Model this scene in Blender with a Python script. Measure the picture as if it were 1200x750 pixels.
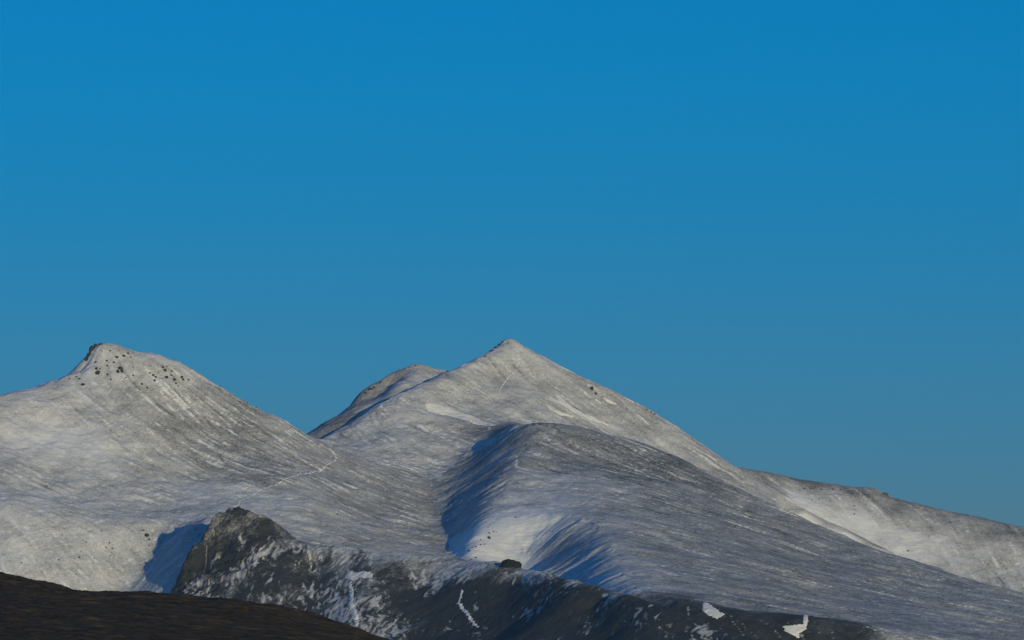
import bpy, math, random
import numpy as np
from mathutils import Vector, Euler

# ------------------------------------------------------------------ reset
for o in list(bpy.data.objects):
    bpy.data.objects.remove(o, do_unlink=True)
scene = bpy.context.scene
COL = scene.collection
R = math.radians

# ------------------------------------------------------------------ camera (long telephoto, looking slightly up)
PITCH = R(4.0)
HFOV = R(10.0)
cam = bpy.data.cameras.new('camera')
cam.sensor_width = 36.0
cam.lens = 18.0 / math.tan(HFOV / 2)
cam.clip_start = 0.5
cam.clip_end = 90000.0
camo = bpy.data.objects.new('camera', cam)
COL.objects.link(camo)
camo.location = (0, 0, 0)
camo.rotation_euler = (R(90) + PITCH, 0, 0)
scene.camera = camo

# ------------------------------------------------------------------ sky, sun, exposure
SUN_AZ = R(21.0)      # degrees to the right of straight behind the camera
SUN_EL = R(4.5)
world = bpy.data.worlds.new('World')
scene.world = world
world.use_nodes = True
wt = world.node_tree
for n in list(wt.nodes):
    wt.nodes.remove(n)
wo = wt.nodes.new('ShaderNodeOutputWorld')
bg = wt.nodes.new('ShaderNodeBackground')
sky = wt.nodes.new('ShaderNodeTexSky')
sky.sky_type = 'NISHITA'
sky.sun_disc = False
sky.sun_elevation = SUN_EL
sky.sun_rotation = math.pi - SUN_AZ
sky.altitude = 300
sky.air_density = 1.0
sky.dust_density = 0.0
sky.ozone_density = 6.0
tint = wt.nodes.new('ShaderNodeMix')
tint.data_type = 'RGBA'
tint.blend_type = 'MULTIPLY'
tint.inputs[0].default_value = 1.0
tc = wt.nodes.new('ShaderNodeTexCoord')
sp = wt.nodes.new('ShaderNodeSeparateXYZ')
wt.links.new(tc.outputs['Generated'], sp.inputs[0])
rmp = wt.nodes.new('ShaderNodeValToRGB')       # deep clear winter blue: red is scattered out with height
rmp.color_ramp.interpolation = 'EASE'
rmp.color_ramp.elements[0].position = 0.02
rmp.color_ramp.elements[0].color = (0.52, 0.58, 0.75, 1)
rmp.color_ramp.elements[1].position = 0.125
rmp.color_ramp.elements[1].color = (0.0, 0.715, 0.775, 1)
e3 = rmp.color_ramp.elements.new(0.6)
e3.color = (0.90, 1.16, 1.10, 1)
wt.links.new(sp.outputs[2], rmp.inputs[0])
wt.links.new(rmp.outputs[0], tint.inputs[7])
wt.links.new(sky.outputs[0], tint.inputs[6])
wt.links.new(tint.outputs[2], bg.inputs[0])
wt.links.new(bg.outputs[0], wo.inputs[0])
bg.inputs[1].default_value = 0.15

sun = bpy.data.lights.new('sun', 'SUN')
sun.energy = 2.5
sun.angle = R(0.5)
sun.color = (1.0, 0.82, 0.43)
suno = bpy.data.objects.new('sun', sun)
COL.objects.link(suno)
LDIR = Vector((math.sin(SUN_AZ) * math.cos(SUN_EL), -math.cos(SUN_AZ) * math.cos(SUN_EL), math.sin(SUN_EL)))
suno.rotation_euler = (-LDIR).to_track_quat('-Z', 'Y').to_euler()
suno.location = LDIR * 3000

scene.view_settings.view_transform = 'Standard'
scene.view_settings.look = 'None'
scene.view_settings.exposure = 0.42
scene.view_settings.gamma = 1.0
scene.view_settings.use_curve_mapping = False
scene.render.engine = 'CYCLES'

# ------------------------------------------------------------------ photo direction + distance -> place
K = math.tan(HFOV / 2) / 600.0
CP, SP = math.cos(PITCH), math.sin(PITCH)


def at(u, v, d):
    """point of the photo (1200x750) at horizontal distance d metres"""
    a = (u - 600.0) * K
    b = -(v - 375.0) * K
    fy = CP - b * SP
    fz = SP + b * CP
    return (a * d / fy, d, fz * d / fy)


# ------------------------------------------------------------------ numpy noise
def _hash(ix, iy, seed):
    h = (ix.astype(np.int64) * 374761393 + iy.astype(np.int64) * 668265263 + seed * 974711) & 0xFFFFFFFF
    h = ((h ^ (h >> 13)) * 1274126177) & 0xFFFFFFFF
    h = h ^ (h >> 16)
    return (h & 0xFFFF) / 65536.0 * 2 * math.pi


def gn(x, y, seed=0):
    x0 = np.floor(x)
    y0 = np.floor(y)
    fx = x - x0
    fy = y - y0
    ux = fx * fx * fx * (fx * (fx * 6 - 15) + 10)
    uy = fy * fy * fy * (fy * (fy * 6 - 15) + 10)

    def g(i, j):
        a = _hash(x0 + i, y0 + j, seed)
        return np.cos(a) * (fx - i) + np.sin(a) * (fy - j)
    a = g(0, 0) * (1 - ux) + g(1, 0) * ux
    b = g(0, 1) * (1 - ux) + g(1, 1) * ux
    return (a * (1 - uy) + b * uy) * 1.5


def fbm(x, y, scale, octaves=4, seed=0, gain=0.5):
    r = 0.0
    amp = 1.0
    f = 1.0 / scale
    for i in range(octaves):
        r = r + amp * gn(x * f + 17.3 * i, y * f - 9.1 * i, seed + i)
        amp *= gain
        f *= 2.03
    return r


def ridged(x, y, scale, octaves=3, seed=0):
    r = 0.0
    amp = 1.0
    f = 1.0 / scale
    for i in range(octaves):
        r = r + amp * (1 - 2 * np.abs(gn(x * f, y * f, seed + i)))
        amp *= 0.5
        f *= 2.1
    return r


def sstep(a, b, x):
    t = np.clip((x - a) / (b - a), 0, 1)
    return t * t * (3 - 2 * t)


# ------------------------------------------------------------------ relief sheets
def resample(line, step=28.0):
    pts = [np.array(p, float) for p in line]
    out = [pts[0]]
    for a, b in zip(pts[:-1], pts[1:]):
        L = np.linalg.norm(b[:2] - a[:2])
        n = max(1, int(L / step))
        for i in range(1, n + 1):
            out.append(a + (b - a) * i / n)
    return out


def axis(lo, a, b, hi, fine, coarse):
    mid = np.arange(a, b + fine * 0.5, fine)
    left = np.linspace(lo, a, max(2, int((a - lo) / coarse)) + 1)[:-1]
    right = np.linspace(b, hi, max(2, int((hi - b) / coarse)) + 1)[1:]
    right = right[right > mid[-1] + fine * 0.5]
    return np.concatenate([left, mid, right])


class Sheet:
    """a hill as a height field z(x, y) through surveyed points"""

    def __init__(self, xs, ys):
        self.xs, self.ys = xs, ys
        self.X, self.Y = np.meshgrid(xs, ys)
        self.pts = []

    def add(self, pts):
        self.pts += [tuple(p) for p in pts]

    def line(self, uvd, step=28.0):
        L = resample([at(*p) for p in uvd], step)
        self.add(L)
        return L

    def solve(self, c=35.0, smooth=0.0):
        P = np.array(self.pts)
        # drop near-duplicates
        keep = []
        cell = set()
        for i, p in enumerate(P):
            k = (round(p[0] / 6), round(p[1] / 6))
            if k in cell:
                continue
            cell.add(k)
            keep.append(i)
        P = P[keep]
        xy = P[:, :2]
        z = P[:, 2]
        n = len(P)
        D2 = ((xy[:, None, :] - xy[None, :, :]) ** 2).sum(-1)
        A = np.zeros((n + 3, n + 3))
        A[:n, :n] = -np.sqrt(D2 + c * c) + 0.0
        A[:n, :n] -= -np.eye(n) * 0
        A[:n, :n] += np.eye(n) * smooth
        m = xy.mean(0)
        Q = np.c_[np.ones(n), (xy - m) / 1000.0]
        A[:n, n:] = Q
        A[n:, :n] = Q.T
        w = np.linalg.solve(A, np.r_[z, 0, 0, 0])
        xf = self.X.ravel()
        yf = self.Y.ravel()
        Z = np.empty(len(xf))
        CH = 40000
        for i in range(0, len(xf), CH):
            dx = xf[i:i + CH, None].astype(np.float32) - xy[None, :, 0].astype(np.float32)
            dy = yf[i:i + CH, None].astype(np.float32) - xy[None, :, 1].astype(np.float32)
            ph = -np.sqrt(dx * dx + dy * dy + np.float32(c * c))
            Z[i:i + CH] = ph.astype(np.float64) @ w[:n]
        Z += w[n] + w[n + 1] * (xf - m[0]) / 1000 + w[n + 2] * (yf - m[1]) / 1000
        self.Z = Z.reshape(self.X.shape)
        self.base = self.Z.copy()

    def soften(self, lines, n=24, keep=45.0):
        """round the faces off between the surveyed lines, leave the crests sharp"""
        best = np.full(self.X.shape, 1e9)
        for L in lines:
            for p in L[::2]:
                best = np.minimum(best, (self.X - p[0]) ** 2 + (self.Y - p[1]) ** 2)
        w = sstep(keep * 0.4, keep * 1.6, np.sqrt(best))
        self.Z = self.Z * (1 - w) + self.blur(self.Z, n) * w
        self.base = self.Z.copy()

    def idx(self, x, y):
        ix = np.interp(x, self.xs, np.arange(len(self.xs)))
        iy = np.interp(y, self.ys, np.arange(len(self.ys)))
        return ix, iy

    def sample(self, x, y, F=None):
        F = self.Z if F is None else F
        ix, iy = self.idx(x, y)
        i0 = np.clip(np.floor(ix).astype(int), 0, len(self.xs) - 2)
        j0 = np.clip(np.floor(iy).astype(int), 0, len(self.ys) - 2)
        fx = ix - i0
        fy = iy - j0
        return (F[j0, i0] * (1 - fx) * (1 - fy) + F[j0, i0 + 1] * fx * (1 - fy)
                + F[j0 + 1, i0] * (1 - fx) * fy + F[j0 + 1, i0 + 1] * fx * fy)

    def grad(self, Z=None):
        Z = self.Z if Z is None else Z
        gy, gx = np.gradient(Z, self.ys, self.xs)
        return gx, gy

    def blur(self, F, n=3):
        for _ in range(n):
            F = np.pad(F, 1, mode='edge')
            F = (F[1:-1, 1:-1] * 2 + F[:-2, 1:-1] + F[2:, 1:-1] + F[1:-1, :-2] + F[1:-1, 2:]) / 6
        return F

    def streak(self, seed, length=60.0, scale=5.0, wind=(0.0, 0.0), steps=13, octaves=3):
        """noise smeared along the fall line, so it runs down the slope"""
        gx, gy = self.grad(self.blur(self.base, 6))
        dx, dy = -gx + wind[0], -gy + wind[1]
        n = np.sqrt(dx * dx + dy * dy) + 1e-6
        h = length / steps
        cx = np.gradient(self.xs)[None, :]
        cy = np.gradient(self.ys)[:, None]
        ny, nx = self.X.shape
        S = np.stack([fbm(self.X, self.Y, scale, octaves, seed), dx / n * h / cx, dy / n * h / cy], -1).astype(np.float32).reshape(-1, 3)
        J, I = np.meshgrid(np.arange(ny, dtype=np.float32), np.arange(nx, dtype=np.float32), indexing='ij')
        acc = 0
        for sgn in (1, -1):
            x = I.ravel().copy()
            y = J.ravel().copy()
            for i in range(steps):
                i0 = np.clip(x, 0, nx - 1.001).astype(np.int32)
                j0 = np.clip(y, 0, ny - 1.001).astype(np.int32)
                fx = np.clip(x - i0, 0, 1)[:, None]
                fy = np.clip(y - j0, 0, 1)[:, None]
                k = j0 * nx + i0
                t = (S[k] * (1 - fx) + S[k + 1] * fx) * (1 - fy) + (S[k + nx] * (1 - fx) + S[k + nx + 1] * fx) * fy
                acc = acc + (1 - i / steps) * t[:, 0]
                x = x + sgn * t[:, 1]
                y = y + sgn * t[:, 2]
        acc = acc.reshape(ny, nx).astype(np.float64)
        return acc / (acc.std() + 1e-9)

    def hit(self, u, v, d0=None, d1=None):
        """first place on this hill along the photo direction"""
        d = np.arange(d0 or self.ys[0], d1 or self.ys[-1], 1.0)
        p = at(u, v, 1.0)
        z = self.sample(p[0] * d, d)
        k = np.nonzero(z >= p[2] * d)[0]
        if len(k) == 0:
            k = [int(np.argmax(z - p[2] * d))]
        dd = d[k[0]]
        return np.array([p[0] * dd, dd, float(z[k[0]])])

    def field(self, cps, default_pow=3.0, yscale=0.45):
        """spread values given at photo points (hit on the hill) over the hill"""
        gp = []
        val = []
        for u, v, c in cps:
            gp.append(self.hit(u, v))
            val.append(c)
        gp = np.array(gp)
        num = 0
        den = 0
        for p, c in zip(gp, val):
            r2 = (self.X - p[0]) ** 2 + ((self.Y - p[1]) * yscale) ** 2 + (self.base - p[2]) ** 2 + 60.0
            w = r2 ** (-default_pow / 2)
            num = num + w * c
            den = den + w
        return num / den

    def mesh(self, name, mat, attrs, label, zmin=-30.0):
        Z = self.Z
        ny, nx = Z.shape
        co = np.empty((ny * nx, 3), np.float32)
        co[:, 0] = self.X.ravel()
        co[:, 1] = self.Y.ravel()
        co[:, 2] = np.maximum(Z, zmin).ravel()
        i = np.arange(ny * nx).reshape(ny, nx)
        q = np.stack([i[:-1, :-1], i[:-1, 1:], i[1:, 1:], i[1:, :-1]], -1).reshape(-1, 4)
        zz = co[:, 2][q]
        q = q[(zz > zmin + 0.01).any(1)]
        used = np.zeros(ny * nx, bool)
        used[q.ravel()] = True
        remap = np.cumsum(used) - 1
        q = remap[q]
        co = co[used]
        me = bpy.data.meshes.new(name)
        me.vertices.add(len(co))
        me.vertices.foreach_set('co', co.ravel())
        me.loops.add(q.size)
        me.loops.foreach_set('vertex_index', q.ravel().astype(np.int32))
        me.polygons.add(len(q))
        me.polygons.foreach_set('loop_start', np.arange(0, q.size, 4, dtype=np.int32))
        me.polygons.foreach_set('use_smooth', np.ones(len(q), bool))
        me.update(calc_edges=True)
        for k, F in attrs.items():
            a = me.attributes.new(k, 'FLOAT', 'POINT')
            a.data.foreach_set('value', np.ascontiguousarray(F.ravel()[used], dtype=np.float32))
        me.materials.append(mat)
        o = bpy.data.objects.new(name, me)
        COL.objects.link(o)
        o['kind'] = 'structure'
        o['label'] = label
        o['category'] = 'mountain' if 'mountain' in name else 'hill'
        self.obj = o
        return o


# ------------------------------------------------------------------ materials
def lk(nt, a, b):
    nt.links.new(a, b)


def slope_material(name, snow, ground, ground2, fine=3.0, bump=0.7, edge=0.42, bumpscale=0.3, kn=0.7):
    m = bpy.data.materials.new(name)
    m.use_nodes = True
    nt = m.node_tree
    nt.nodes.clear()
    N = nt.nodes.new
    out = N('ShaderNodeOutputMaterial')
    bs = N('ShaderNodeBsdfPrincipled')
    bs.inputs['Roughness'].default_value = 0.9
    bs.inputs['Specular IOR Level'].default_value = 0.15
    lk(nt, bs.outputs[0], out.inputs[0])
    geo = N('ShaderNodeNewGeometry')
    at1 = N('ShaderNodeAttribute')
    at1.attribute_name = 'cover_tone'  # snow amount; on the upper sheets some slope shade is mixed in
    n1 = N('ShaderNodeTexNoise')
    n1.inputs['Scale'].default_value = 1.0 / fine
    n1.inputs['Detail'].default_value = 4
    n1.inputs['Roughness'].default_value = 0.65
    lk(nt, geo.outputs['Position'], n1.inputs['Vector'])
    # cover + (noise - .5) * k  -> soft threshold
    mm = N('ShaderNodeMath')
    mm.operation = 'MULTIPLY_ADD'
    mm.inputs[1].default_value = kn
    lk(nt, n1.outputs['Fac'], mm.inputs[0])
    lk(nt, at1.outputs['Fac'], mm.inputs[2])
    mr = N('ShaderNodeMapRange')
    mr.interpolation_type = 'SMOOTHSTEP'
    mr.inputs['From Min'].default_value = 0.5 + kn * 0.5 - edge
    mr.inputs['From Max'].default_value = 0.5 + kn * 0.5 + edge
    lk(nt, mm.outputs[0], mr.inputs['Value'])
    # ground tones
    n2 = N('ShaderNodeTexNoise')
    n2.inputs['Scale'].default_value = 1.0 / 22.0
    n2.inputs['Detail'].default_value = 5
    lk(nt, geo.outputs['Position'], n2.inputs['Vector'])
    g = N('ShaderNodeMix')
    g.data_type = 'RGBA'
    g.inputs[6].default_value = (*ground, 1)
    g.inputs[7].default_value = (*ground2, 1)
    lk(nt, n2.outputs['Fac'], g.inputs[0])
    at2 = N('ShaderNodeAttribute')
    at2.attribute_name = 'rock'
    gr = N('ShaderNodeMix')
    gr.data_type = 'RGBA'
    gr.inputs[7].default_value = (0.024, 0.024, 0.027, 1)
    lk(nt, at2.outputs['Fac'], gr.inputs[0])
    lk(nt, g.outputs[2], gr.inputs[6])
    # snow tones: clean drifts and older, dirtier snow
    n3 = N('ShaderNodeTexNoise')
    n3.inputs['Scale'].default_value = 1.0 / 40.0
    n3.inputs['Detail'].default_value = 6
    lk(nt, geo.outputs['Position'], n3.inputs['Vector'])
    s = N('ShaderNodeMix')
    s.data_type = 'RGBA'
    s.inputs[6].default_value = (*[c * 0.84 for c in snow], 1)
    s.inputs[7].default_value = (*snow, 1)
    lk(nt, n3.outputs['Fac'], s.inputs[0])
    mix = N('ShaderNodeMix')
    mix.data_type = 'RGBA'
    lk(nt, mr.outputs[0], mix.inputs[0])
    lk(nt, gr.outputs[2], mix.inputs[6])
    lk(nt, s.outputs[2], mix.inputs[7])
    lk(nt, mix.outputs[2], bs.inputs['Base Color'])
    # fine relief
    n4 = N('ShaderNodeTexNoise')
    n4.inputs['Scale'].default_value = bumpscale
    n4.inputs['Detail'].default_value = 6
    n4.inputs['Roughness'].default_value = 0.6
    lk(nt, geo.outputs['Position'], n4.inputs['Vector'])
    bp = N('ShaderNodeBump')
    bp.inputs['Strength'].default_value = 1.0
    bp.inputs['Distance'].default_value = bump
    lk(nt, n4.outputs['Fac'], bp.inputs['Height'])
    lk(nt, bp.outputs[0], bs.inputs['Normal'])
    return m


def plain_material(name, c1, c2, scale, bump, rough=0.92, stretch=(1, 1, 1)):
    m = bpy.data.materials.new(name)
    m.use_nodes = True
    nt = m.node_tree
    bs = nt.nodes['Principled BSDF']
    bs.inputs['Roughness'].default_value = rough
    bs.inputs['Specular IOR Level'].default_value = 0.15
    tc = nt.nodes.new('ShaderNodeNewGeometry')
    n = nt.nodes.new('ShaderNodeTexNoise')
    n.inputs['Scale'].default_value = scale
    n.inputs['Detail'].default_value = 6
    n.inputs['Roughness'].default_value = 0.65
    vm = nt.nodes.new('ShaderNodeVectorMath')
    vm.operation = 'MULTIPLY'
    vm.inputs[1].default_value = stretch
    lk(nt, tc.outputs['Position'], vm.inputs[0])
    lk(nt, vm.outputs[0], n.inputs['Vector'])
    mr = nt.nodes.new('ShaderNodeMapRange')
    mr.inputs['From Min'].default_value = 0.35
    mr.inputs['From Max'].default_value = 0.65
    lk(nt, n.outputs['Fac'], mr.inputs['Value'])
    mx = nt.nodes.new('ShaderNodeMix')
    mx.data_type = 'RGBA'
    mx.inputs[6].default_value = (*c1, 1)
    mx.inputs[7].default_value = (*c2, 1)
    lk(nt, mr.outputs[0], mx.inputs[0])
    lk(nt, mx.outputs[2], bs.inputs['Base Color'])
    bp = nt.nodes.new('ShaderNodeBump')
    bp.inputs['Distance'].default_value = bump
    lk(nt, n.outputs['Fac'], bp.inputs['Height'])
    lk(nt, bp.outputs[0], bs.inputs['Normal'])
    return m


SNOW = (0.82, 0.84, 0.845)
M_UP = slope_material('wind_swept_snow', SNOW, (0.098, 0.096, 0.094), (0.070, 0.070, 0.072))
M_SPUR = slope_material('streaky_snow', SNOW, (0.066, 0.073, 0.084), (0.048, 0.052, 0.060))  # ground tones cooled to paint in the blue skylight on the flank
M_CRAG = slope_material('dark_rock_heath', (0.66, 0.66, 0.65), (0.026, 0.028, 0.033), (0.054, 0.056, 0.062), fine=3.5, bump=1.5, bumpscale=0.4, edge=0.38, kn=0.75)
M_MOOR = plain_material('dark_heather', (0.013, 0.010, 0.006), (0.082, 0.060, 0.032), 0.45, 0.4, 0.95, (0.35, 1.0, 1.6))
M_GROUND = plain_material('valley_ground', (0.03, 0.032, 0.02), (0.06, 0.052, 0.032), 0.02, 0.3)
M_ROCK = plain_material('black_rock', (0.022, 0.022, 0.024), (0.05, 0.046, 0.042), 0.4, 0.8)
M_KNOLL = plain_material('heathery_rock', (0.010, 0.010, 0.009), (0.020, 0.019, 0.016), 0.5, 0.8)
M_ROCKB = plain_material('brown_rock', (0.05, 0.042, 0.034), (0.12, 0.095, 0.07), 0.4, 0.8)
M_DRIFT = plain_material('packed_snow', (0.74, 0.74, 0.71), (0.84, 0.84, 0.81), 0.15, 0.3)


def behind(s, L, steps=((300, 150), (700, 420)), zfloor=-60):
    for p in L[::3]:
        for dy, dz in steps:
            s.add([(p[0], p[1] + dy, max(zfloor, p[2] - dz))])


LATER = []


def windsnow(s, st, st2, seed, a=0.03, amt=0.5, bareamt=0.4, wisp=0.34, bare=0.13):
    """broken, uneven snow: faint streaks, crisp wind-packed wisps and bare dashes, a few stones"""
    m1 = sstep(-0.25, 0.45, fbm(s.X, s.Y, 90, 3, seed))
    m2 = fbm(s.X, s.Y, 55, 3, seed + 5)
    m3 = fbm(s.X, s.Y, 60, 3, seed + 9)
    f = 0.70 * st2 + 0.70 * st
    t1 = 2.3 - 1.5 * amt - 0.9 * m2
    t2 = 2.3 - 1.5 * bareamt - 0.9 * m3
    g = fbm(s.X, s.Y, 6.5, 3, seed + 21, .6)
    return (a * (0.35 + m1) * st + 0.6 * a * st2 + wisp * sstep(t1, t1 + 0.7, f + 0.7 * g) - bare * sstep(t2, t2 + 0.6, -f + 1.1 * g)
            + 0.09 * fbm(s.X, s.Y, 45, 5, seed + 13, .6))


# ================================================================== left mountain
A = Sheet(axis(-1500, -830, -20, 500, 2.2, 30), axis(6900, 7540, 8560, 9700, 2.6, 30))
sk = A.line([(-170, 474, 8270), (-60, 467, 8320), (0, 463, 8350), (40, 457, 8380), (62, 452, 8405), (80, 442, 8435), (92, 435, 8455),
             (100, 427, 8470), (106, 416, 8480), (112, 407, 8486), (118, 402, 8490), (150, 408, 8500), (200, 420, 8510), (225, 433, 8508),
             (250, 449, 8500), (300, 479, 8480), (330, 494, 8460), (360, 514, 8440), (380, 529, 8425), (395, 538, 8420)])
behind(A, sk)
A.line([(395, 538, 8420), (430, 546, 8470), (470, 556, 8500), (505, 567, 8520)])
for dy, dz in ((250, 25), (600, 250)):
    for u, v, d in ((410, 541, 8440), (450, 551, 8485), (490, 562, 8510)):
        p = at(u, v, d)
        A.add([(p[0], p[1] + dy, p[2] - dz)])
vl = A.line([(505, 567, 8520), (512, 590, 8380), (518, 615, 8195), (526, 640, 7985), (532, 656, 7860), (545, 690, 7560)])
for p in vl[::2]:
    A.add([(p[0] + 60, p[1], p[2] - 12), (p[0] + 260, p[1], p[2] - 90)])
for col in [
    [(-160, 560, 8080), (-160, 640, 7900), (-160, 700, 7760)],
    [(0, 510, 8215), (0, 565, 8040), (0, 592, 7915), (0, 640, 7815), (0, 690, 7725), (0, 740, 7620)],
    [(60, 500, 8275), (60, 550, 8130), (60, 585, 8010), (60, 604, 7895), (60, 645, 7810), (60, 690, 7725), (60, 740, 7610)],
    [(120, 440, 8420), (120, 480, 8330), (120, 540, 8170), (120, 590, 8010), (120, 614, 7890), (120, 650, 7820), (120, 690, 7745), (120, 740, 7630)],
    [(180, 480, 8350), (180, 550, 8180), (180, 598, 7995), (180, 622, 7885)],
    [(240, 500, 8350), (240, 560, 8180), (240, 600, 7960), (240, 616, 7810), (240, 640, 7705), (228, 660, 7670), (240, 690, 7590)],
    [(300, 530, 8300), (300, 580, 8080), (300, 620, 7840), (300, 645, 7690), (300, 690, 7480)],
    [(360, 560, 8210), (360, 600, 8000), (360, 640, 7780), (360, 680, 7560)],
    [(420, 590, 8210), (420, 630, 7900), (420, 660, 7690)],
    [(470, 600, 8215), (470, 645, 7890), (470, 680, 7640)],
]:
    A.line(col, 60)
A.line([(216, 617, 7860), (203, 628, 7868), (185, 645, 7848), (160, 668, 7800), (135, 692, 7750), (110, 720, 7680)])
for x in (-1400, -1000, -600, -200, 200):
    A.add([(x, 6950, 0), (x, 7250, 50 if x < -300 else 70)])
A.add([(-1450, y, 250) for y in (7600, 8000, 8400)])
A.solve(c=26)
A.soften([sk, vl], 90, 40)
st = A.streak(3, 26, 4.5, wind=(0.35, 0))
st2 = A.streak(9, 70, 11.0, wind=(0.35, 0), octaves=3)
st3 = A.streak(503, 130, 26.0, wind=(0.15, 0), octaves=3)
A.Z += 0.75 * st3 * (0.3 + sstep(-0.3, 0.5, fbm(A.X, A.Y, 140, 2, 506)))
gx, gy = A.grad()
A.Z += 3.0 * fbm(A.X, A.Y, 120, 3, 5) + 1.1 * fbm(A.X, A.Y, 34, 3, 8) + 0.6 * fbm(A.X, A.Y, 12, 4, 12, .6) + 0.12 * st + 0.22 * st2
COVA_SHADE = [(0, 480, 0.60), (30, 510, 0.78), (80, 520, 0.82), (105, 535, 0.80), (0, 540, 0.57), (80, 480, 0.62), (110, 440, 0.62), (60, 452, 0.66), (150, 425, 0.58), (150, 470, 0.49), (200, 440, 0.57), (240, 470, 0.49),
        (200, 500, 0.43), (260, 500, 0.41), (300, 510, 0.43), (250, 540, 0.43), (300, 560, 0.41), (340, 540, 0.45), (180, 540, 0.53), (100, 540, 0.60), (60, 560, 0.55),
        (230, 580, 0.62), (280, 580, 0.66), (320, 590, 0.62), (380, 600, 0.53), (430, 600, 0.43), (480, 610, 0.45), (500, 590, 0.43), (440, 640, 0.45), (350, 520, 0.49), (400, 560, 0.45), (450, 575, 0.43),  # less snow towards the valley also paints in its blue shade
        (120, 580, 0.58), (180, 600, 0.57), (40, 600, 0.64), (100, 630, .62), (20, 650, .66), (80, 670, .60), (150, 640, .58), (140, 680, .6), (190, 660, 0.53), (220, 640, 0.52), (170, 685, 0.53)]
cov = A.field(COVA_SHADE) + windsnow(A, st, st2, 300, .03, A.field([(270, 510, 1.0), (220, 480, .8), (310, 545, 1.0), (200, 530, .8), (340, 530, .9), (100, 530, .35), (40, 500, .3), (60, 580, .4), (430, 600, .5), (350, 600, .3), (250, 590, .25), (80, 650, .6), (30, 660, .7), (200, 660, .6), (140, 420, .3)]), A.field([(270, 500, .75), (320, 555, .8), (220, 500, .7), (100, 520, .1), (40, 500, .1), (60, 600, .3), (430, 600, .45), (260, 590, .1), (80, 650, .3), (140, 440, .35), (200, 660, .3)]))
LATER.append((A, 'mountain_left', M_UP, {'cover_tone': cov}, 'snowy mountain with a blunt stepped summit sprinkled with black rocks'))

# ================================================================== main peak
B = Sheet(axis(-900, -300, 420, 900, 2.2, 30), axis(7900, 8420, 9260, 10400, 2.4, 30))
skl = B.line([(365, 516, 8740), (380, 512, 8790), (400, 501, 8830), (440, 478, 8910), (490, 452, 9000), (525, 436, 9060), (555, 424, 9120), (573, 412, 9170), (586, 402, 9190), (596, 396, 9200)])
skr = B.line([(596, 396, 9200), (610, 403, 9195), (640, 420, 9180), (690, 447, 9160), (720, 459, 9150), (765, 483, 9120), (800, 507, 9090), (850, 540, 9060), (875, 556, 9040), (950, 600, 9000), (1050, 650, 8950)])
behind(B, skl, ((250, 140), (700, 420)))
behind(B, skr)
for col in [
    [(400, 520, 8740), (400, 540, 8580), (400, 560, 8400)],
    [(440, 500, 8800), (440, 530, 8670), (440, 551, 8550), (440, 575, 8400)],
    [(500, 480, 8880), (500, 510, 8760), (500, 540, 8640), (500, 566, 8520)],
    [(540, 470, 8950), (540, 500, 8820), (540, 530, 8690), (540, 560, 8550)],
    [(575, 440, 9080), (575, 470, 8980), (575, 498, 8840), (575, 520, 8680)],
    [(600, 430, 9110), (600, 460, 9020), (600, 494, 8890), (615, 498, 8760), (625, 499, 8650)],
    [(650, 450, 9100), (650, 480, 9000), (650, 510, 8880), (650, 560, 8700)],
    [(720, 480, 9090), (720, 520, 8960), (720, 570, 8780)],
    [(800, 530, 9010), (800, 560, 8900), (800, 600, 8720)],
    [(880, 575, 8960), (880, 620, 8750)],
]:
    B.line(col, 50)
B.add([(x, 7950, 60) for x in (-800, -400, 0, 400, 800)] + [(-700, 8500, 220), (-850, 9200, 80), (850, 8600, 80), (850, 9300, 0)])
B.solve(c=26)
B.soften([skl, skr], 70, 40)
st = B.streak(31, 26, 4.5, wind=(0.25, 0))
st2 = B.streak(33, 60, 12.0, wind=(0.25, 0), octaves=3)
st3 = B.streak(513, 130, 26.0, wind=(0.1, 0), octaves=3)
B.Z += 0.7 * st3 * (0.3 + sstep(-0.3, 0.5, fbm(B.X, B.Y, 140, 2, 516)))
B.Z += 2.2 * fbm(B.X, B.Y, 120, 3, 35) + 1.3 * fbm(B.X, B.Y, 32, 3, 38) + 0.55 * fbm(B.X, B.Y, 12, 4, 42, .6) + 0.1 * st + 0.2 * st2
COVB_SHADE = [(575, 508, .32), (585, 503, .34), (596, 405, 0.62), (640, 430, 0.56), (560, 440, 0.58), (600, 450, 0.52), (690, 470, 0.54), (760, 500, 0.50), (820, 535, 0.50), (650, 485, 0.56), (540, 465, 0.58), (560, 480, 0.52), (480, 480, 0.60),  # first two points: less snow, painting in the hollow's shade
        (430, 520, 0.58), (460, 540, 0.54), (500, 520, 0.54), (400, 530, 0.56), (560, 520, 0.58), (520, 560, 0.58), (780, 525, 0.62), (590, 490, 0.58)]
cov = B.field(COVB_SHADE) + windsnow(B, st, st2, 330, .03, B.field([(596, 420, .2), (450, 530, .9), (480, 500, .7), (420, 520, .7), (680, 485, .6), (780, 520, .6), (600, 470, .3)]), .35)
LATER.append((B, 'mountain_main', M_UP, {'cover_tone': cov}, 'highest pointed snowy peak with a pale footpath up its face'))

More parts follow.
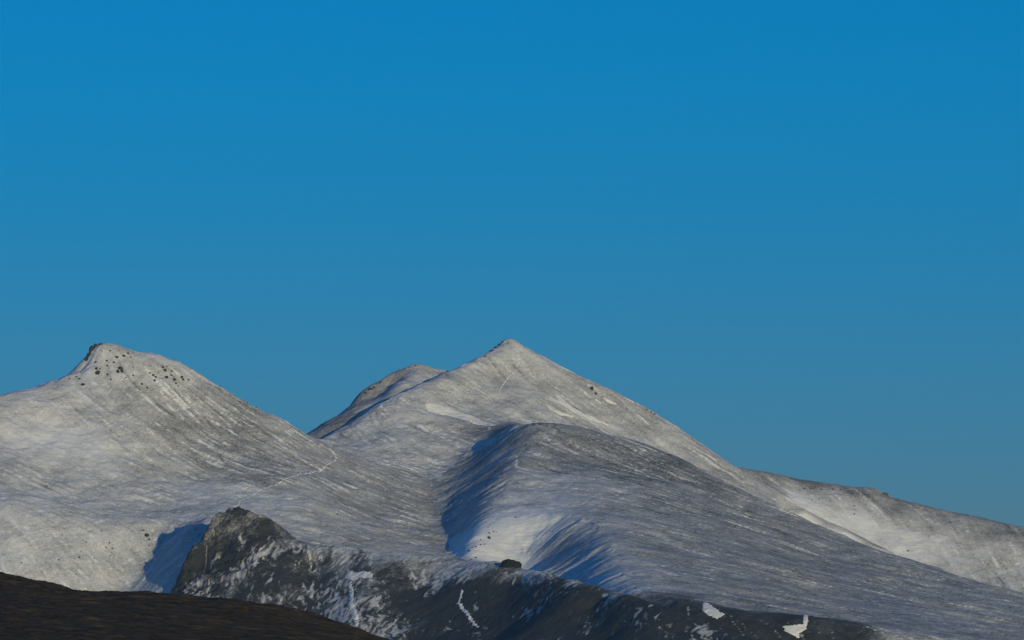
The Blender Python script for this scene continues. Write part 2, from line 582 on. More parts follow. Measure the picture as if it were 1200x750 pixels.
# ================================================================== peak behind
C = Sheet(axis(-900, -380, 60, 500, 3.0, 30), axis(8400, 8900, 9450, 10600, 3.0, 35))
sk = C.line([(300, 545, 8860), (360, 507, 8960), (390, 490, 9030), (420, 470, 9090), (440, 451, 9140), (470, 433, 9200), (487, 427, 9210), (505, 431, 9215), (522, 434, 9220), (560, 447, 9230), (640, 500, 9230)])
behind(C, sk)
C.line([(487, 428, 9205), (478, 440, 9150), (455, 458, 9070), (430, 478, 8990), (400, 500, 8890)], 40)
C.line([(500, 440, 9170), (490, 448, 9110), (470, 462, 9030)], 40)
C.line([(455, 452, 9150), (440, 468, 9070)], 40)
C.add([(x, 8450, 100) for x in (-800, -400, 0, 400)] + [(-850, 9100, 150), (450, 9100, 250)])
C.solve(c=24)
st = C.streak(61, 60, 7.0)
C.Z += 1.6 * fbm(C.X, C.Y, 90, 3, 65) + 1.6 * fbm(C.X, C.Y, 28, 4, 68) + 0.4 * st
cov = C.field([(487, 430, .5), (420, 470, .34), (400, 490, .36), (460, 445, .36), (500, 442, .62), (480, 452, .6), (440, 475, .5)]) + 0.04 * st + 0.10 * fbm(C.X, C.Y, 30, 4, 71)
LATER.append((C, 'mountain_behind', M_UP, {'cover_tone': cov}, 'lower shaded peak peeping out behind the pointed peak'))

# ================================================================== far ridge on the right
D = Sheet(axis(-200, 150, 900, 1700, 2.4, 35), axis(8300, 8980, 9460, 10500, 2.4, 35))
sk = D.line([(700, 610, 9080), (770, 572, 9200), (810, 555, 9270), (840, 549, 9320), (870, 548, 9350), (900, 554, 9380), (950, 564, 9400), (1000, 572, 9405), (1034, 577, 9405), (1042, 582, 9400), (1060, 587, 9395), (1100, 597, 9385), (1150, 607, 9365), (1200, 618, 9340), (1320, 645, 9280)])
behind(D, sk)
D.line([(780, 580, 9150), (860, 556, 9290), (900, 562, 9330), (950, 574, 9340), (1000, 583, 9345), (1050, 594, 9345), (1100, 606, 9335), (1150, 617, 9315), (1200, 629, 9290), (1300, 655, 9240)])
for col in [[(820, 580, 9150), (830, 620, 8980)], [(870, 575, 9190), (880, 610, 9050)], [(930, 590, 9250), (930, 640, 9090)], [(1000, 612, 9255), (1000, 660, 9110)],
            [(1060, 630, 9240), (1060, 690, 9060)], [(1120, 650, 9210), (1120, 700, 9050)], [(1200, 672, 9170), (1200, 730, 8990)], [(1300, 690, 9130), (1300, 760, 8900)]]:
    D.line(col, 50)
D.add([(x, 8400, 20) for x in (-150, 200, 600, 1000, 1500)] + [(1650, 9000, 60), (1650, 9400, 120)])
D.solve(c=20)
D.soften([sk], 14, 30)
st = D.streak(81, 50, 5.0)
st2 = D.streak(83, 110, 14.0, octaves=2)
D.Z += 1.8 * fbm(D.X, D.Y, 110, 3, 85) + 1.0 * fbm(D.X, D.Y, 30, 3, 88) + 0.4 * fbm(D.X, D.Y, 8, 3, 89) + 0.1 * st + 0.2 * st2
cov = D.field([(900, 556, .34), (950, 566, .34), (1000, 575, .34), (1050, 588, .36), (1100, 600, .36), (1150, 611, .36), (1190, 620, .36), (880, 570, .5), (900, 570, .5), (1000, 590, .6), (1100, 615, .5), (940, 590, .88), (1000, 610, .90), (1060, 640, .85), (1100, 640, .70), (1150, 660, .56), (1190, 660, .56), (1120, 620, .5), (1180, 690, .52)]) + windsnow(D, st, st2, 390, .03, .45, .4)  # less snow along the crest paints in its dark grazing-light band
LATER.append((D, 'ridge_far', M_UP, {'cover_tone': cov}, 'pale snowy far ridge sloping away behind the long spur'))

# ================================================================== long spur in front of the main peak
E = Sheet(axis(-500, -130, 830, 1500, 2.2, 30), axis(6150, 6760, 8660, 9300, 2.9, 25))
sk = E.line([(612, 500, 8560), (640, 497, 8600), (680, 502, 8620), (740, 515, 8620), (780, 530, 8600), (810, 545, 8580), (850, 565, 8540), (900, 590, 8480), (950, 614, 8420), (1000, 635, 8360),
             (1050, 654, 8300), (1100, 671, 8240), (1150, 687, 8180), (1200, 701, 8120), (1330, 735, 7980)])
for p in sk[::2]:
    f = sstep(30, 200, np.array(p[0]))
    E.add([(p[0], p[1] + 200, p[2] - 10 - 50 * f), (p[0], p[1] + 500, p[2] - 160 - 80 * f)])
cre = E.line([(612, 500, 8560), (617, 520, 8450), (603, 548, 8300), (578, 580, 8130), (562, 605, 8000), (552, 630, 7885), (550, 655, 7775), (556, 690, 7600)])
vl = E.line([(505, 567, 8520), (512, 590, 8380), (518, 615, 8195), (526, 640, 7985), (532, 656, 7860), (540, 690, 7570)])
for p in vl[::2]:
    E.add([(p[0] - 50, p[1], p[2] - 16), (p[0] - 250, p[1], p[2] - 110)])
E.line([(560, 545, 8520), (530, 560, 8530)], 40)
E.add([at(u, v, d) for u, v, d in ((560, 570, 8320), (536, 586, 8310), (585, 538, 8440), (555, 555, 8450), (545, 600, 8130), (532, 622, 8060))])
E.add([at(575, 522, 8620), at(540, 545, 8620)])
# gully: floor, rim on the left, rim on the right
gu1 = E.line([(642, 604, 7935), (632, 622, 7897), (621, 642, 7852), (611, 660, 7806), (600, 690, 7720)])
E.line([(650, 590, 8030), (620, 596, 7990), (600, 603, 7962), (580, 618, 7912), (568, 634, 7860), (562, 650, 7810)])
gu2 = E.line([(650, 590, 8030), (662, 602, 7940), (672, 617, 7835), (679, 634, 7730), (680, 650, 7630), (676, 668, 7530), (664, 686, 7440)])
for col in [
    [(645, 525, 8440), (634, 552, 8300), (628, 571, 8170), (606, 592, 8060)],
    [(700, 540, 8400), (690, 575, 8140), (695, 610, 7850), (703, 650, 7520), (705, 690, 7180), (705, 730, 6950)],
    [(780, 560, 8390), (780, 610, 7960), (780, 660, 7430), (790, 700, 6960)],
    [(870, 600, 8280), (870, 650, 7740), (870, 700, 7120), (870, 716, 6910)],
    [(970, 650, 8090), (970, 700, 7420), (970, 727, 6910)],
    [(1080, 690, 7880), (1080, 725, 7280), (1080, 742, 6900)],
    [(1190, 715, 7780), (1190, 745, 7200), (1190, 762, 6880)],
]:
    E.line(col, 60)
# steeper band below the snow line
E.line([(740, 697, 7010), (800, 709, 6890), (860, 717, 6850), (930, 724, 6830), (1000, 733, 6820), (1060, 744, 6810), (1130, 756, 6800), (1200, 768, 6790), (1330, 790, 6770)], 40)
E.line([(740, 724, 6930), (800, 737, 6820), (860, 746, 6785), (930, 754, 6770), (1000, 762, 6760), (1100, 778, 6745), (1200, 794, 6730), (1330, 814, 6710)], 40)
E.add([(x, 6520, 30) for x in range(-400, 1500, 150)] + [(x, 6250, -25) for x in range(-400, 1500, 250)])
E.add([(x, y, z) for x in (-350, -250, -170, -100, -40, 20) for y, z in ((6800, 10), (6980, 25), (7150, 50), (7330, 90))])
E.add([(70, 6800, 50), (70, 6950, 80)])
E.add([(1450, y, 40) for y in (7600, 8000, 8500)])
E.solve(c=13)
E.soften([sk, vl, cre, gu1, gu2], 24, 18)
E.Z = E.blur(E.Z, 11)
E.base = E.Z.copy()
st = E.streak(101, 34, 4.2, wind=(0.2, 0))
st2 = E.streak(103, 110, 11.0, wind=(0.2, 0), octaves=3)
st3 = E.streak(523, 130, 26.0, wind=(0.15, 0), octaves=3)
E.Z += 0.8 * st3 * (0.3 + sstep(-0.3, 0.5, fbm(E.X, E.Y, 140, 2, 526)))
E.Z += 2.4 * fbm(E.X, E.Y, 130, 3, 105) + 0.8 * fbm(E.X, E.Y, 34, 3, 108) + 0.45 * fbm(E.X, E.Y, 12, 4, 112, .6) + 0.05 * st + 0.1 * st2
COVE_SHADE = [(640, 505, 0.43), (700, 515, 0.39), (780, 545, 0.32), (680, 540, 0.39), (740, 560, 0.34), (700, 570, 0.55), (650, 570, 0.58), (620, 590, 0.64), (600, 625, 0.98), (590, 645, 0.98), (575, 640, 0.90), (615, 615, 0.90), (560, 600, .46), (540, 590, .42), (560, 540, .40), (590, 520, .40), (530, 610, .44), (570, 560, .41),  # less snow on the left flank paints in the hollow's shade
        (650, 640, 0.48), (665, 650, 0.46), (720, 600, 0.45), (700, 650, 0.61), (700, 685, 0.66), (750, 690, 0.62), (800, 600, 0.41), (860, 610, 0.39), (800, 650, 0.41), (760, 640, 0.41), (900, 650, 0.39), (950, 660, 0.39), (900, 690, 0.41), (1000, 690, 0.40), (1050, 700, 0.39), (1100, 720, 0.46), (1180, 720, 0.44),  # gully wall and right flank: thin snow, lowered further to paint their shade
        (820, 690, 0.44), (850, 708, 0.41), (770, 705, 0.20), (800, 720, 0.05), (860, 732, 0.05), (930, 735, 0.05), (1000, 745, 0.08), (960, 722, 0.45), (1050, 738, 0.47), (1100, 745, 0.45)]
cov = E.field(COVE_SHADE) + windsnow(E, st, st2, 360, .022, E.field([(740, 555, .8), (800, 570, .8), (680, 540, .6), (620, 590, .4), (600, 630, .1), (800, 640, .45), (950, 690, .6), (1050, 700, .65), (900, 660, .4), (560, 560, .3), (700, 650, .3)]), E.field([(740, 555, .85), (690, 535, .8), (800, 575, .7), (640, 515, .6), (620, 590, .15), (600, 630, 0), (800, 640, .3), (950, 690, .3), (560, 560, .1), (700, 650, .15)]))
rk = sstep(0.16, 0.02, E.field(COVE_SHADE) + 0.05 * fbm(E.X, E.Y, 14, 3, 128))
LATER.append((E, 'spur_long', M_SPUR, {'cover_tone': cov, 'rock': rk}, 'long wind streaked snowy spur with a bright hollow, running down from the peak'))


def fillet(s, t, k):
    """round off the crease where two slopes run into each other"""
    a, b = s.Z.copy(), t.Z.copy()
    for p, q, zp, zq in ((s, t, a, b), (t, s, b, a)):
        o = q.sample(p.X, p.Y, zq)
        out = (p.X < q.xs[0]) | (p.X > q.xs[-1]) | (p.Y < q.ys[0]) | (p.Y > q.ys[-1])
        h = np.clip(1 - np.abs(zp - o) / k, 0, 1)
        p.Z = p.Z + np.where(out, 0, h * h * k / 4)


fillet(A, E, 14)
fillet(A, B, 16)
fillet(B, E, 16)
fillet(B, D, 20)
for a_ in LATER:
    a_[0].mesh(*a_[1:])

# ================================================================== crag and dark ridge
F = Sheet(axis(-1100, -560, 420, 900, 1.7, 30), axis(5600, 6580, 7680, 8050, 2.1, 25))
cr = F.line([(100, 745, 7540), (170, 716, 7570), (204, 692, 7590), (211, 668, 7610), (222, 648, 7625), (240, 625, 7645), (247, 611, 7652), (255, 602, 7652), (266, 599, 7650), (290, 599, 7642), (303, 603, 7632), (322, 611, 7622), (334, 622, 7616), (352, 634, 7600),
             (380, 640, 7545), (420, 644, 7500), (480, 647, 7470), (540, 655, 7400), (590, 661, 7310), (640, 672, 7170), (700, 688, 6960), (745, 699, 6820), (800, 719, 6700), (860, 741, 6610), (930, 765, 6540), (1100, 820, 6420)], 18)
for p in cr[::2]:
    f = 1.0 if p[0] < -380 else 0.0
    E_ = 75 if f else 40
    F.add([(p[0], p[1] + 45, p[2] - (30 if f else 7)), (p[0], p[1] + 160, p[2] - E_ - 30), (p[0], p[1] + 400, p[2] - 180)])
for col in [
    [(235, 665, 7590), (225, 700, 7520), (215, 750, 7410)],
    [(262, 612, 7632), (262, 640, 7595), (260, 680, 7525), (260, 720, 7440), (260, 750, 7380)],
    [(290, 612, 7622), (290, 640, 7570), (290, 680, 7490), (290, 720, 7420), (290, 750, 7360)],
    [(320, 625, 7595), (325, 660, 7510), (325, 700, 7425), (325, 750, 7330)],
    [(370, 665, 7494), (370, 700, 7404), (370, 750, 7284)],
    [(420, 672, 7410), (420, 700, 7320), (420, 750, 7190)],
    [(500, 672, 7370), (500, 710, 7250), (500, 750, 7130)],
    [(600, 685, 7190), (600, 720, 7070), (600, 750, 6970)],
    [(700, 708, 6890), (700, 735, 6800), (700, 760, 6710)],
    [(800, 738, 6640), (800, 770, 6530)],
]:
    F.line(col, 40)
F.add([(x, 6150, 30) for x in range(-1000, 900, 150)] + [(x, 5700, -30) for x in range(-1000, 900, 250)])
F.add([(-1050, 7300, 20), (-1050, 7700, 20), (-850, 7350, 40), (850, 6600, -20), (850, 7300, -40)])
F.solve(c=12)
cragw = sstep(140, 40, np.sqrt((F.X + 405) ** 2 + ((F.Y - 7620) * 0.7) ** 2))
F.Z += (1.6 * fbm(F.X, F.Y, 90, 3, 135) + 1.1 * fbm(F.X, F.Y, 30, 4, 138) + 0.7 * fbm(F.X, F.Y, 8, 3, 142)
        + cragw * (5.0 * ridged(F.X, F.Y + F.base, 30, 4, 144) + 1.3 * ridged(F.X * 1.3, F.Y * .7 + F.base * 1.3, 8, 3, 147) - 7.5))
COVF = [(345, 634, .45), (365, 642, .55), (400, 646, .72), (450, 650, .8), (510, 654, .85), (560, 660, .8), (620, 670, .7), (670, 682, .6), (720, 695, .5), (560, 692, -.2), (600, 695, -.35), (610, 710, -.35), (630, 705, -.35), (650, 720, -.3), (580, 722, -.2), (620, 730, -.3), (265, 606, .4), (295, 606, .35), (310, 625, .3), (245, 630, .3), (270, 605, 0.23), (290, 640, 0.11), (320, 680, 0.11), (240, 690, 0.23), (300, 700, 0.27), (240, 650, 0.19), (350, 650, 0.22), (380, 680, 0.18), (420, 655, 0.32), (480, 652, 0.62), (440, 650, 0.55), (500, 658, 0.50), (540, 658, 0.62), (570, 664, 0.55), (390, 648, 0.45), (620, 672, 0.50), (420, 700, 0.36), (415, 730, 0.32), (460, 670, 0.24), (480, 700, 0.00), (540, 700, 0.00), (600, 710, -0.02),
        (650, 690, 0.02), (590, 668, 0.32), (640, 676, 0.42), (690, 688, 0.32), (700, 710, -0.10), (750, 720, -0.07), (680, 740, -0.06), (780, 725, 0.03), (350, 720, 0.12)]
cf = F.field(COVF)
wx = F.X + 9.0 * fbm(F.X, F.Y, 45, 3, 155)
fl = fbm(wx, F.Y * 0.22, 5.5, 4, 157, .6)
gul = ridged(wx, F.Y * 0.10, 13, 3, 159)
big = fbm(F.X, F.Y * 0.5, 60, 3, 153)
cov = (cf - 0.05 + 0.20 * fbm(F.X, F.Y, 34, 5, 151, .65) + 0.40 * sstep(0.55, 0.95, fl + 0.9 * big + 0.7 * cf)
       + 0.36 * sstep(1.25, 1.6, gul + 0.3 * fl + 0.5 * big))
F.mesh('ridge_crag', M_CRAG, {'cover_tone': cov, 'rock': 0.3 * cragw}, 'dark rocky crag and low heathery ridge flecked with thin snow')

# ================================================================== moor in the foreground, with the camera's own ground
G = Sheet(axis(-700, -135, -5, 500, 0.5, 14), axis(-200, 820, 1440, 2600, 0.8, 14))
cr = G.line([(-250, 655, 1410), (-60, 667, 1405), (0, 673, 1400), (30, 678, 1395), (60, 686, 1390), (100, 701, 1380), (140, 708, 1370), (200, 712, 1360), (260, 713, 1350), (320, 716, 1340), (360, 720, 1330), (400, 730, 1320), (440, 745, 1310), (480, 760, 1300), (650, 820, 1270)], 10)
for p in cr[::3]:
    G.add([(p[0], p[1] + 50, p[2] - 3), (p[0], p[1] + 150, p[2] - 14), (p[0], p[1] + 500, p[2] - 45), (p[0], p[1] + 1000, -40)])
for u, v, d in ((0, 700, 1230), (0, 725, 1070), (0, 752, 900), (120, 712, 1250), (120, 735, 1090), (120, 756, 940), (240, 722, 1220), (240, 745, 1080), (340, 735, 1210), (340, 752, 1100), (420, 755, 1220), (-200, 690, 1200), (-200, 740, 950)):
    G.add([at(u, v, d)])
G.add([(x, y, -1.75) for x in (-120, 0, 120) for y in (-150, 0, 150)] + [(x, 500, 1.0) for x in (-250, -100, 0)] + [(480, y, -12) for y in (0, 500, 1000, 1500)] + [(200, y, -4) for y in (500, 900)] + [(-680, y, -10) for y in (0, 600, 1300)])
G.solve(c=30)
far = sstep(300, 800, G.Y)
st = G.streak(161, 20, 3.0, wind=(0.05, 0))
G.Z += far * (0.5 * fbm(G.X, G.Y, 26, 3, 165) + 0.34 * fbm(G.X, G.Y, 6, 4, 168, .6) + 0.16 * fbm(G.X, G.Y, 1.7, 2, 170) + 0.10 * st)
G.mesh('moor', M_MOOR, {'cover_tone': G.Z * 0}, 'nearly black heather moor rising in the foreground')

# ground sheet out to the horizon
def ground():
    n = 72
    rings = [0, 400, 1500, 4000, 9000, 18000, 32000, 60000]
    vs = [(0, 0, -14.0)]
    fs = []
    for r in rings[1:]:
        for i in range(n):
            a = 2 * math.pi * i / n
            vs.append((r * math.cos(a), r * math.sin(a), -14.0))
    for i in range(n):
        fs.append((0, 1 + i, 1 + (i + 1) % n))
    for k in range(len(rings) - 2):
        for i in range(n):
            a = 1 + k * n
            fs.append((a + i, a + n + i, a + n + (i + 1) % n, a + (i + 1) % n))
    me = bpy.data.meshes.new('ground')
    me.from_pydata(vs, [], fs)
    me.materials.append(M_GROUND)
    o = bpy.data.objects.new('ground', me)
    COL.objects.link(o)
    o['kind'] = 'structure'


ground()


# ================================================================== rocks
def rock_mesh(seed, mat):
    rnd = np.random.RandomState(seed)
    import bmesh
    bm = bmesh.new()
    bmesh.ops.create_icosphere(bm, subdivisions=2, radius=1.0)
    planes = [(rnd.normal(size=3), rnd.uniform(0.62, 0.95)) for _ in range(9)]
    planes = [(n / np.linalg.norm(n), d) for n, d in planes]
    for v in bm.verts:
        p = np.array(v.co)
        for n, d in planes:
            k = p @ n
            if k > d:
                p = p - n * (k - d) * 0.9
        p = p * (1 + 0.12 * rnd.uniform(-1, 1))
        v.co = p
    me = bpy.data.meshes.new('rock')
    bm.to_mesh(me)
    bm.free()
    me.materials.append(mat)
    return me


ROCKS = [rock_mesh(i, M_ROCK) for i in range(6)]
ROCKSB = [rock_mesh(20 + i, M_ROCKB) for i in range(2)]
rng = random.Random(4)


def rock(sheet, u, v, w, h, label, group=None, name='rock_outcrop', mats=ROCKS, deep=None, d0=None):
    """w, h: size in metres; sits sunk in the slope"""
    p = sheet.hit(u, v, d0)
    o = bpy.data.objects.new(name, rng.choice(mats))
    COL.objects.link(o)
    o.location = (p[0], p[1] + 0.25 * w, p[2] + 0.02 * h)
    o.scale = (w * rng.uniform(.5, .85), (deep or w) * 0.6, h * rng.uniform(.55, .8))
    o.rotation_euler = (rng.uniform(-.25, .25), rng.uniform(-.3, .3), rng.uniform(0, 6.28))
    if abs((deep or w) - w) > 0.01:
        o.rotation_euler.z = rng.uniform(-.2, .2)
    o['label'] = label
    o['category'] = 'rock'
    if group:
        o['group'] = group
    return o


summit = [(129, 411.6, 3), (137, 419, 5), (145, 418, 4), (150, 415, 2.6), (153, 419, 2.4), (125, 424, 3.4), (133, 425, 3.4), (126, 429, 3), (112.4, 425, 3.4), (113, 433, 4.4), (115, 438, 5.6),
          (117, 433, 3), (126, 439.6, 3), (141, 432.4, 6), (138, 437, 4.4), (143.3, 436.5, 4), (147.3, 443, 2.4), (156.3, 440.4, 3.2), (156, 431, 2.2), (89.3, 442, 3.4), (92.7, 444.4, 4.4), (97.3, 451.6, 4),
          (81.3, 444.7, 2.4), (166, 451.3, 3), (172.3, 455, 2.6), (175.3, 438, 2.6), (179.3, 440.4, 3.8), (182.7, 442.7, 3.4), (181.3, 446.7, 3.2), (190.7, 431.3, 3.4), (193.3, 435.3, 4.4), (195.3, 429.7, 2.4),
          (201, 436, 2.6), (195, 443.3, 4), (200.7, 440.7, 3.6), (204, 446, 4.2), (206, 450, 3.2), (213.3, 443.3, 4.4), (214.7, 446, 3), (220.7, 445.3, 2.8), (208.7, 453, 2.2), (130, 445, 2.2)]
for u, v, w in summit:
    if u < 100:
        lb, gp = 'black rock on the bright snow shoulder under the crag steps', 'black rocks on the shoulder under the crag steps'
    elif u > 160:
        lb, gp = 'black rock in the outlying patch along the ridge from the brown-capped top', 'black rocks in the outlying patch'
    else:
        lb, gp = 'black rock poking through snow just beneath the brown-capped top', 'black rocks beneath the brown-capped top'
    if (u, v) == (141, 432.4):
        lb, gp = 'broadest black rock in the cluster beneath the brown-capped top', None
    rock(A, u, v, w * 1.05, w * rng.uniform(.8, 1.5), lb, gp)
for u, v, w in [(105, 417, 6), (108, 411, 7), (112, 406.5, 6), (102, 422, 5)]:
    rock(A, u, v, w, w * 1.4, 'dark crag step on the sheer edge of the blunt brown-capped summit', 'crag steps on the blunt summit edge')
rock(A, 118, 404, 6, 5, 'brown rock cap on the very top of the blunt summit', mats=ROCKSB)
for u, v, w in [(258, 452, 2.0), (290, 470, 2.2), (300, 476, 2.2)]:
    rock(A, u, v, w, w * 1.2, 'small rock on the skyline between the blunt summit and the saddle', 'small skyline rocks')
for u, v, w in [(124, 642, 2.6), (128, 637, 2.2), (132, 643, 2.2), (101, 636, 2), (119, 623, 2.4), (69, 656.5, 2.8), (110, 654.5, 2.2), (129, 652, 2.2), (168, 622, 3), (175, 633, 2.8), (174.5, 639.5, 2.4), (25, 660, 2.6), (89.5, 673, 2), (93, 654, 2.2), (95, 646.5, 1.8)]:
    rock(A, u, v, w, w, 'small dark rock scattered in the snowy bowl above the moor', 'rocks scattered in the snowy bowl')
rock(A, 172.5, 628, 6, 5, 'largest dark rock at the head of the shaded gully beside the crag')
rock(A, 395, 603, 2.6, 2.4, 'lone small dark rock on the open snow between crag and stream valley')
rock(A, 415, 556, 2.2, 2.2, 'lone small dark rock on the slope beyond the footpath corner')
rock(B, 693.5, 457, 6.5, 8.5, 'black boulder standing alone high on the pointed peak')
rock(B, 698, 462, 4.5, 4.5, 'smaller black rock just below the lone boulder on the pointed peak')
for u, v, w in [(758, 480.5, 2), (763, 483.5, 2.2), (767, 486, 2.2)]:
    rock(B, u, v, w, w * 1.5, 'small rock on the skyline between the pointed peak and the far ridge', 'small rocks on the peak skyline')
for u, v, w in [(577, 411.5, 4), (581, 408, 4.4), (585, 404.5, 4.4), (589, 401.5, 4), (568, 418, 3)]:  # dark rocks added to stand for the summit's black shaded edge
    rock(B, u, v, w, w * .9, 'dark rock added along the shaded edge just under the pointed summit', 'rocks added for the shaded edge under the pointed summit')
for u, v, w in [(428, 461, 4), (434, 457, 5), (438, 455, 4), (446, 449, 3.4)]:
    rock(C, u, v, w, w * 1.1, 'dark rock step on the shaded edge of the peak behind', 'rock steps on the peak behind')
for u, v, w in [(480, 431, 3.4), (487, 429, 3.4), (474, 433, 3)]:
    rock(C, u, v, w, w * .8, 'brown rock on top of the peak behind', 'rocks on top of the peak behind', mats=ROCKSB)
for u, v, w in [(550, 646, 3.2), (557.5, 641, 3), (554, 642, 2.4), (563, 638.7, 2.8), (568, 638, 2), (563.3, 632.5, 2.6), (573.3, 631, 5), (578.3, 623.7, 3), (581.7, 623.7, 2.4), (573.7, 625, 3), (572, 618.3, 2), (604.5, 606.7, 3), (557.5, 654, 3.4), (553, 656, 2.8)]:
    rock(E, u, v, w * .9, w * .8, 'dark rock along the rim of the bright snow hollow', 'rocks along the bright hollow')
for u, v, w in [(942.5, 572.5, 3), (950, 572.5, 3), (962.5, 574, 2.8), (976, 573.5, 2.8), (985, 574.5, 3), (951, 586, 2.4), (960, 586, 2.4), (972.5, 587.5, 2.4), (1001, 593, 2.6), (1001, 603, 3), (1064, 646, 3), (1159, 679, 3.2), (1169, 682.5, 3), (1176, 687.5, 3)]:
    rock(D, u, v, w, w * .8, 'small dark rock dotted on the pale far ridge', 'rocks on the far ridge')
rock(D, 1037, 579.5, 9, 5, 'low rock step on the skyline of the far ridge', mats=ROCKSB)


def knoll():
    p = F.hit(597, 664)
    import bmesh
    bm = bmesh.new()
    bmesh.ops.create_icosphere(bm, subdivisions=4, radius=1.0)
    for v in bm.verts:
        x, y, z = v.co
        # steeper on the left, long tail to the right, flat top
        sx = 11.0 if x < 0 else 15.0
        zz = (abs(z) ** 0.8) * (1 if z > 0 else -1)
        n = float(gn(np.array([x * 2.5 + 9]), np.array([y * 2.5 + z * 2.0]), 77)[0])
        n2 = float(gn(np.array([x * 7 + 3]), np.array([y * 7 + z * 6.0]), 78)[0])
        v.co = (x * sx * (1 + .1 * n), y * 12 * (1 + .1 * n), zz * 7.8 * (1 + .26 * n + .12 * n2))
    me = bpy.data.meshes.new('rock_knoll')
    bm.to_mesh(me)
    bm.free()
    me.materials.append(M_KNOLL)
    o = bpy.data.objects.new('rock_knoll', me)
    COL.objects.link(o)
    o.location = (p[0], p[1] + 6, p[2] + 0.3)
    o['label'] = 'black domed knoll standing on the dark ridge below the bright hollow'
    o['category'] = 'rock'


knoll()


# ================================================================== drifts, snow patches and footpaths draped on the slopes
def seg_dist(x, y, pts, closed):
    P = np.array(pts)
    if closed:
        P = np.vstack([P, P[:1]])
    best = np.full(x.shape, 1e18)
    for a, b in zip(P[:-1], P[1:]):
        d = b - a
        L2 = (d ** 2).sum() + 1e-9
        t = np.clip(((x - a[0]) * d[0] + (y - a[1]) * d[1]) / L2, 0, 1)
        best = np.minimum(best, (x - a[0] - t * d[0]) ** 2 + (y - a[1] - t * d[1]) ** 2)
    return np.sqrt(best)


def inside(x, y, pts):
    P = np.array(pts)
    r = np.zeros(x.shape, bool)
    j = len(P) - 1
    for i in range(len(P)):
        c = ((P[i, 1] > y) != (P[j, 1] > y)) & (x < (P[j, 0] - P[i, 0]) * (y - P[i, 1]) / (P[j, 1] - P[i, 1] + 1e-12) + P[i, 0])
        r ^= c
        j = i
    return r


def drape(sheet, name, uv, label, cat, mat=M_DRIFT, closed=True, width=1.3, thick=0.5, step=0.9, kind=None, group=None, rough=1.7, d0=None):
    hits = np.array([sheet.hit(u, v, d0) for u, v in uv])[:, :2]
    m = 4.0
    xs = np.arange(hits[:, 0].min() - m, hits[:, 0].max() + m, step)
    ys = np.arange(hits[:, 1].min() - m, hits[:, 1].max() + m, step)
    X, Y = np.meshgrid(xs, ys)
    D = seg_dist(X, Y, hits, closed)
    if closed:
        S = np.where(inside(X, Y, hits), D, -D)
    else:
        S = width - D
    S = S + rough * fbm(X, Y, 5.0, 3, 200 + len(uv))
    H = np.where(S > 0, thick * (1 - np.exp(-S / (thick * 1.6))), S * 0.6)
    Z = sheet.sample(X, Y) + np.maximum(H, -0.9)
    i = np.arange(X.size).reshape(X.shape)
    q = np.stack([i[:-1, :-1], i[:-1, 1:], i[1:, 1:], i[1:, :-1]], -1).reshape(-1, 4)
    q = q[(S.ravel()[q] > -0.9).any(1)]
    used = np.unique(q)
    remap = np.zeros(X.size, int)
    remap[used] = np.arange(len(used))
    co = np.stack([X.ravel()[used], Y.ravel()[used], Z.ravel()[used]], -1)
    me = bpy.data.meshes.new(name)
    me.from_pydata(co.tolist(), [], remap[q].tolist())
    me.materials.append(mat)
    for p in me.polygons:
        p.use_smooth = True
    o = bpy.data.objects.new(name, me)
    COL.objects.link(o)
    if kind:
        o['kind'] = kind
    o['label'] = label
    o['category'] = cat
    if group:
        o['group'] = group
    return o


drape(A, 'path', [(387, 525.5), (394, 536), (393, 539.5), (388, 542.5), (383, 545), (376, 551), (364, 553.5), (345, 558), (329, 565), (317, 570), (305, 574), (295, 581), (287, 584.7), (281, 586.7), (279.3, 592), (272, 595)],
      'snow filled footpath zigzagging down the slope behind the crag', 'path', closed=False, width=.75, kind='structure', rough=1.1, thick=.4)
drape(B, 'path', [(604.5, 407), (608, 417), (608, 426), (601.5, 436.5), (594, 444.7), (588, 453), (585.7, 457.5), (585, 463.5)],
      'pale footpath winding up the face of the pointed peak', 'path', closed=False, width=.6, kind='structure', rough=1.0, thick=.4)
drape(B, 'snow_drift', [(498, 473), (506, 472), (516, 474), (535, 481.5), (560, 490.5), (588, 496.5), (575, 499), (550, 494), (525, 486.5), (500, 481)], 'long white snow drift across the foot of the pointed peak', 'snow drift')
drape(B, 'snow_drift', [(650, 461), (657, 465), (672, 478), (692, 488), (714, 497), (712, 499), (690, 491.5), (668, 481), (655, 470)], 'tapering white snow streak below the black boulder on the peak', 'snow drift')
drape(B, 'snow_drift', [(640, 474.5), (646, 476), (660, 484), (673, 487.5), (670, 489), (655, 486), (643, 479)], 'short white snow streak beside the tapering one on the peak', 'snow drift')
drape(B, 'snow_drift', [(706, 466), (713, 468), (722, 473), (720, 474.5), (712, 471.5)], 'small snow patch just beside the lone black boulder', 'snow drift')
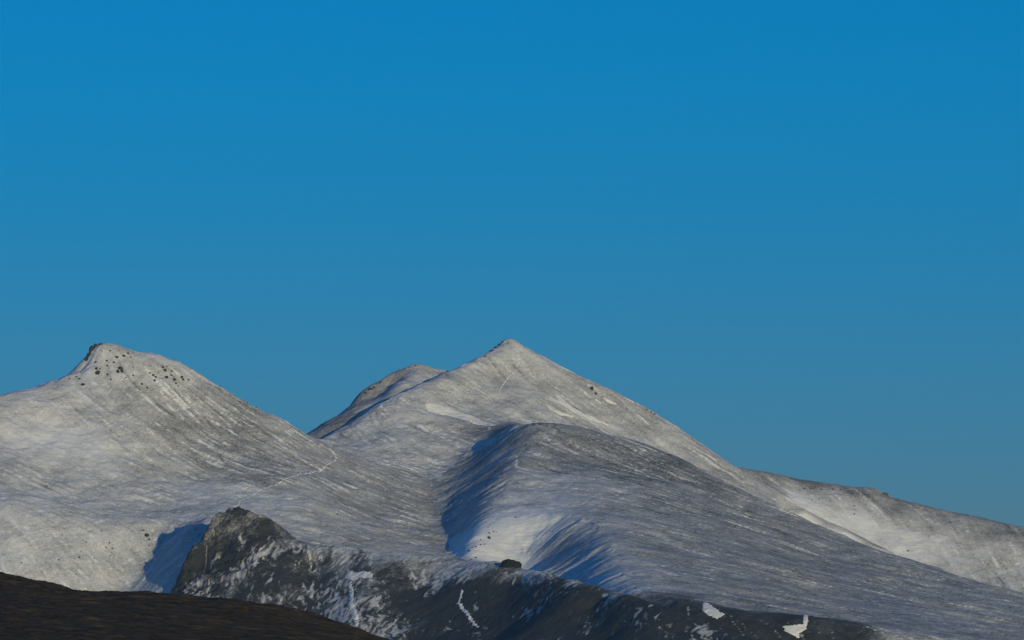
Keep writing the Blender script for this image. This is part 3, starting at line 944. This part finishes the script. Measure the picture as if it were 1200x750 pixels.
drape(F, 'snow_patch', [(407, 667), (415, 671), (425, 669), (437, 672), (436, 677.5), (420, 677), (412, 680), (406, 678)], 'cream snow patch on the shoulder beside the crag', 'snow patch', rough=1.6)
drape(F, 'snow_patch', [(541, 692), (540, 700), (537, 707), (543, 714), (551, 724), (560, 735)], 'thin forked ribbon of snow down the dark ridge', 'snow patch', closed=False, width=1.5, rough=1.8)
drape(F, 'snow_patch', [(410, 684), (413, 695), (411, 708), (417, 720), (419, 732)], 'broken ribbon of snow falling from the cream patch by the crag', 'snow patch', closed=False, width=2.2, rough=3.0)
drape(E, 'snow_patch', [(824, 706), (833, 709), (842, 716.5), (850, 720), (840, 725), (831, 722), (823, 716)], 'cream snow patch in the dark band below the long spur', 'snow patch', rough=1.2)
drape(E, 'snow_patch', [(917, 734), (930, 733), (941, 731), (944, 721), (947, 728), (945, 737), (938, 742), (936, 749), (930, 745), (921, 741)], 'cup shaped snow patch low in the dark band below the long spur', 'snow patch', rough=1.2)


# ================================================================== air: a thin even haze round everything
def haze():
    x0, x1, y0, y1, z0, z1 = -2200, 2200, -400, 11200, -31, 690
    vs = [(x, y, z) for x in (x0, x1) for y in (y0, y1) for z in (z0, z1)]
    fs = [(0, 1, 3, 2), (4, 6, 7, 5), (0, 4, 5, 1), (2, 3, 7, 6), (0, 2, 6, 4), (1, 5, 7, 3)]
    me = bpy.data.meshes.new('haze')
    me.from_pydata(vs, [], fs)
    m = bpy.data.materials.new('thin_air')
    m.use_nodes = True
    nt = m.node_tree
    nt.nodes.clear()
    out = nt.nodes.new('ShaderNodeOutputMaterial')
    v = nt.nodes.new('ShaderNodeVolumePrincipled')
    v.inputs['Color'].default_value = (0.40, 0.72, 1.0, 1)
    v.inputs['Density'].default_value = 0.9e-5
    v.inputs['Anisotropy'].default_value = 0.0
    nt.links.new(v.outputs[0], out.inputs['Volume'])
    me.materials.append(m)
    o = bpy.data.objects.new('haze', me)
    COL.objects.link(o)
    o['kind'] = 'stuff'
    o['label'] = 'thin blue winter air over the whole valley'
    o['category'] = 'haze'


haze()
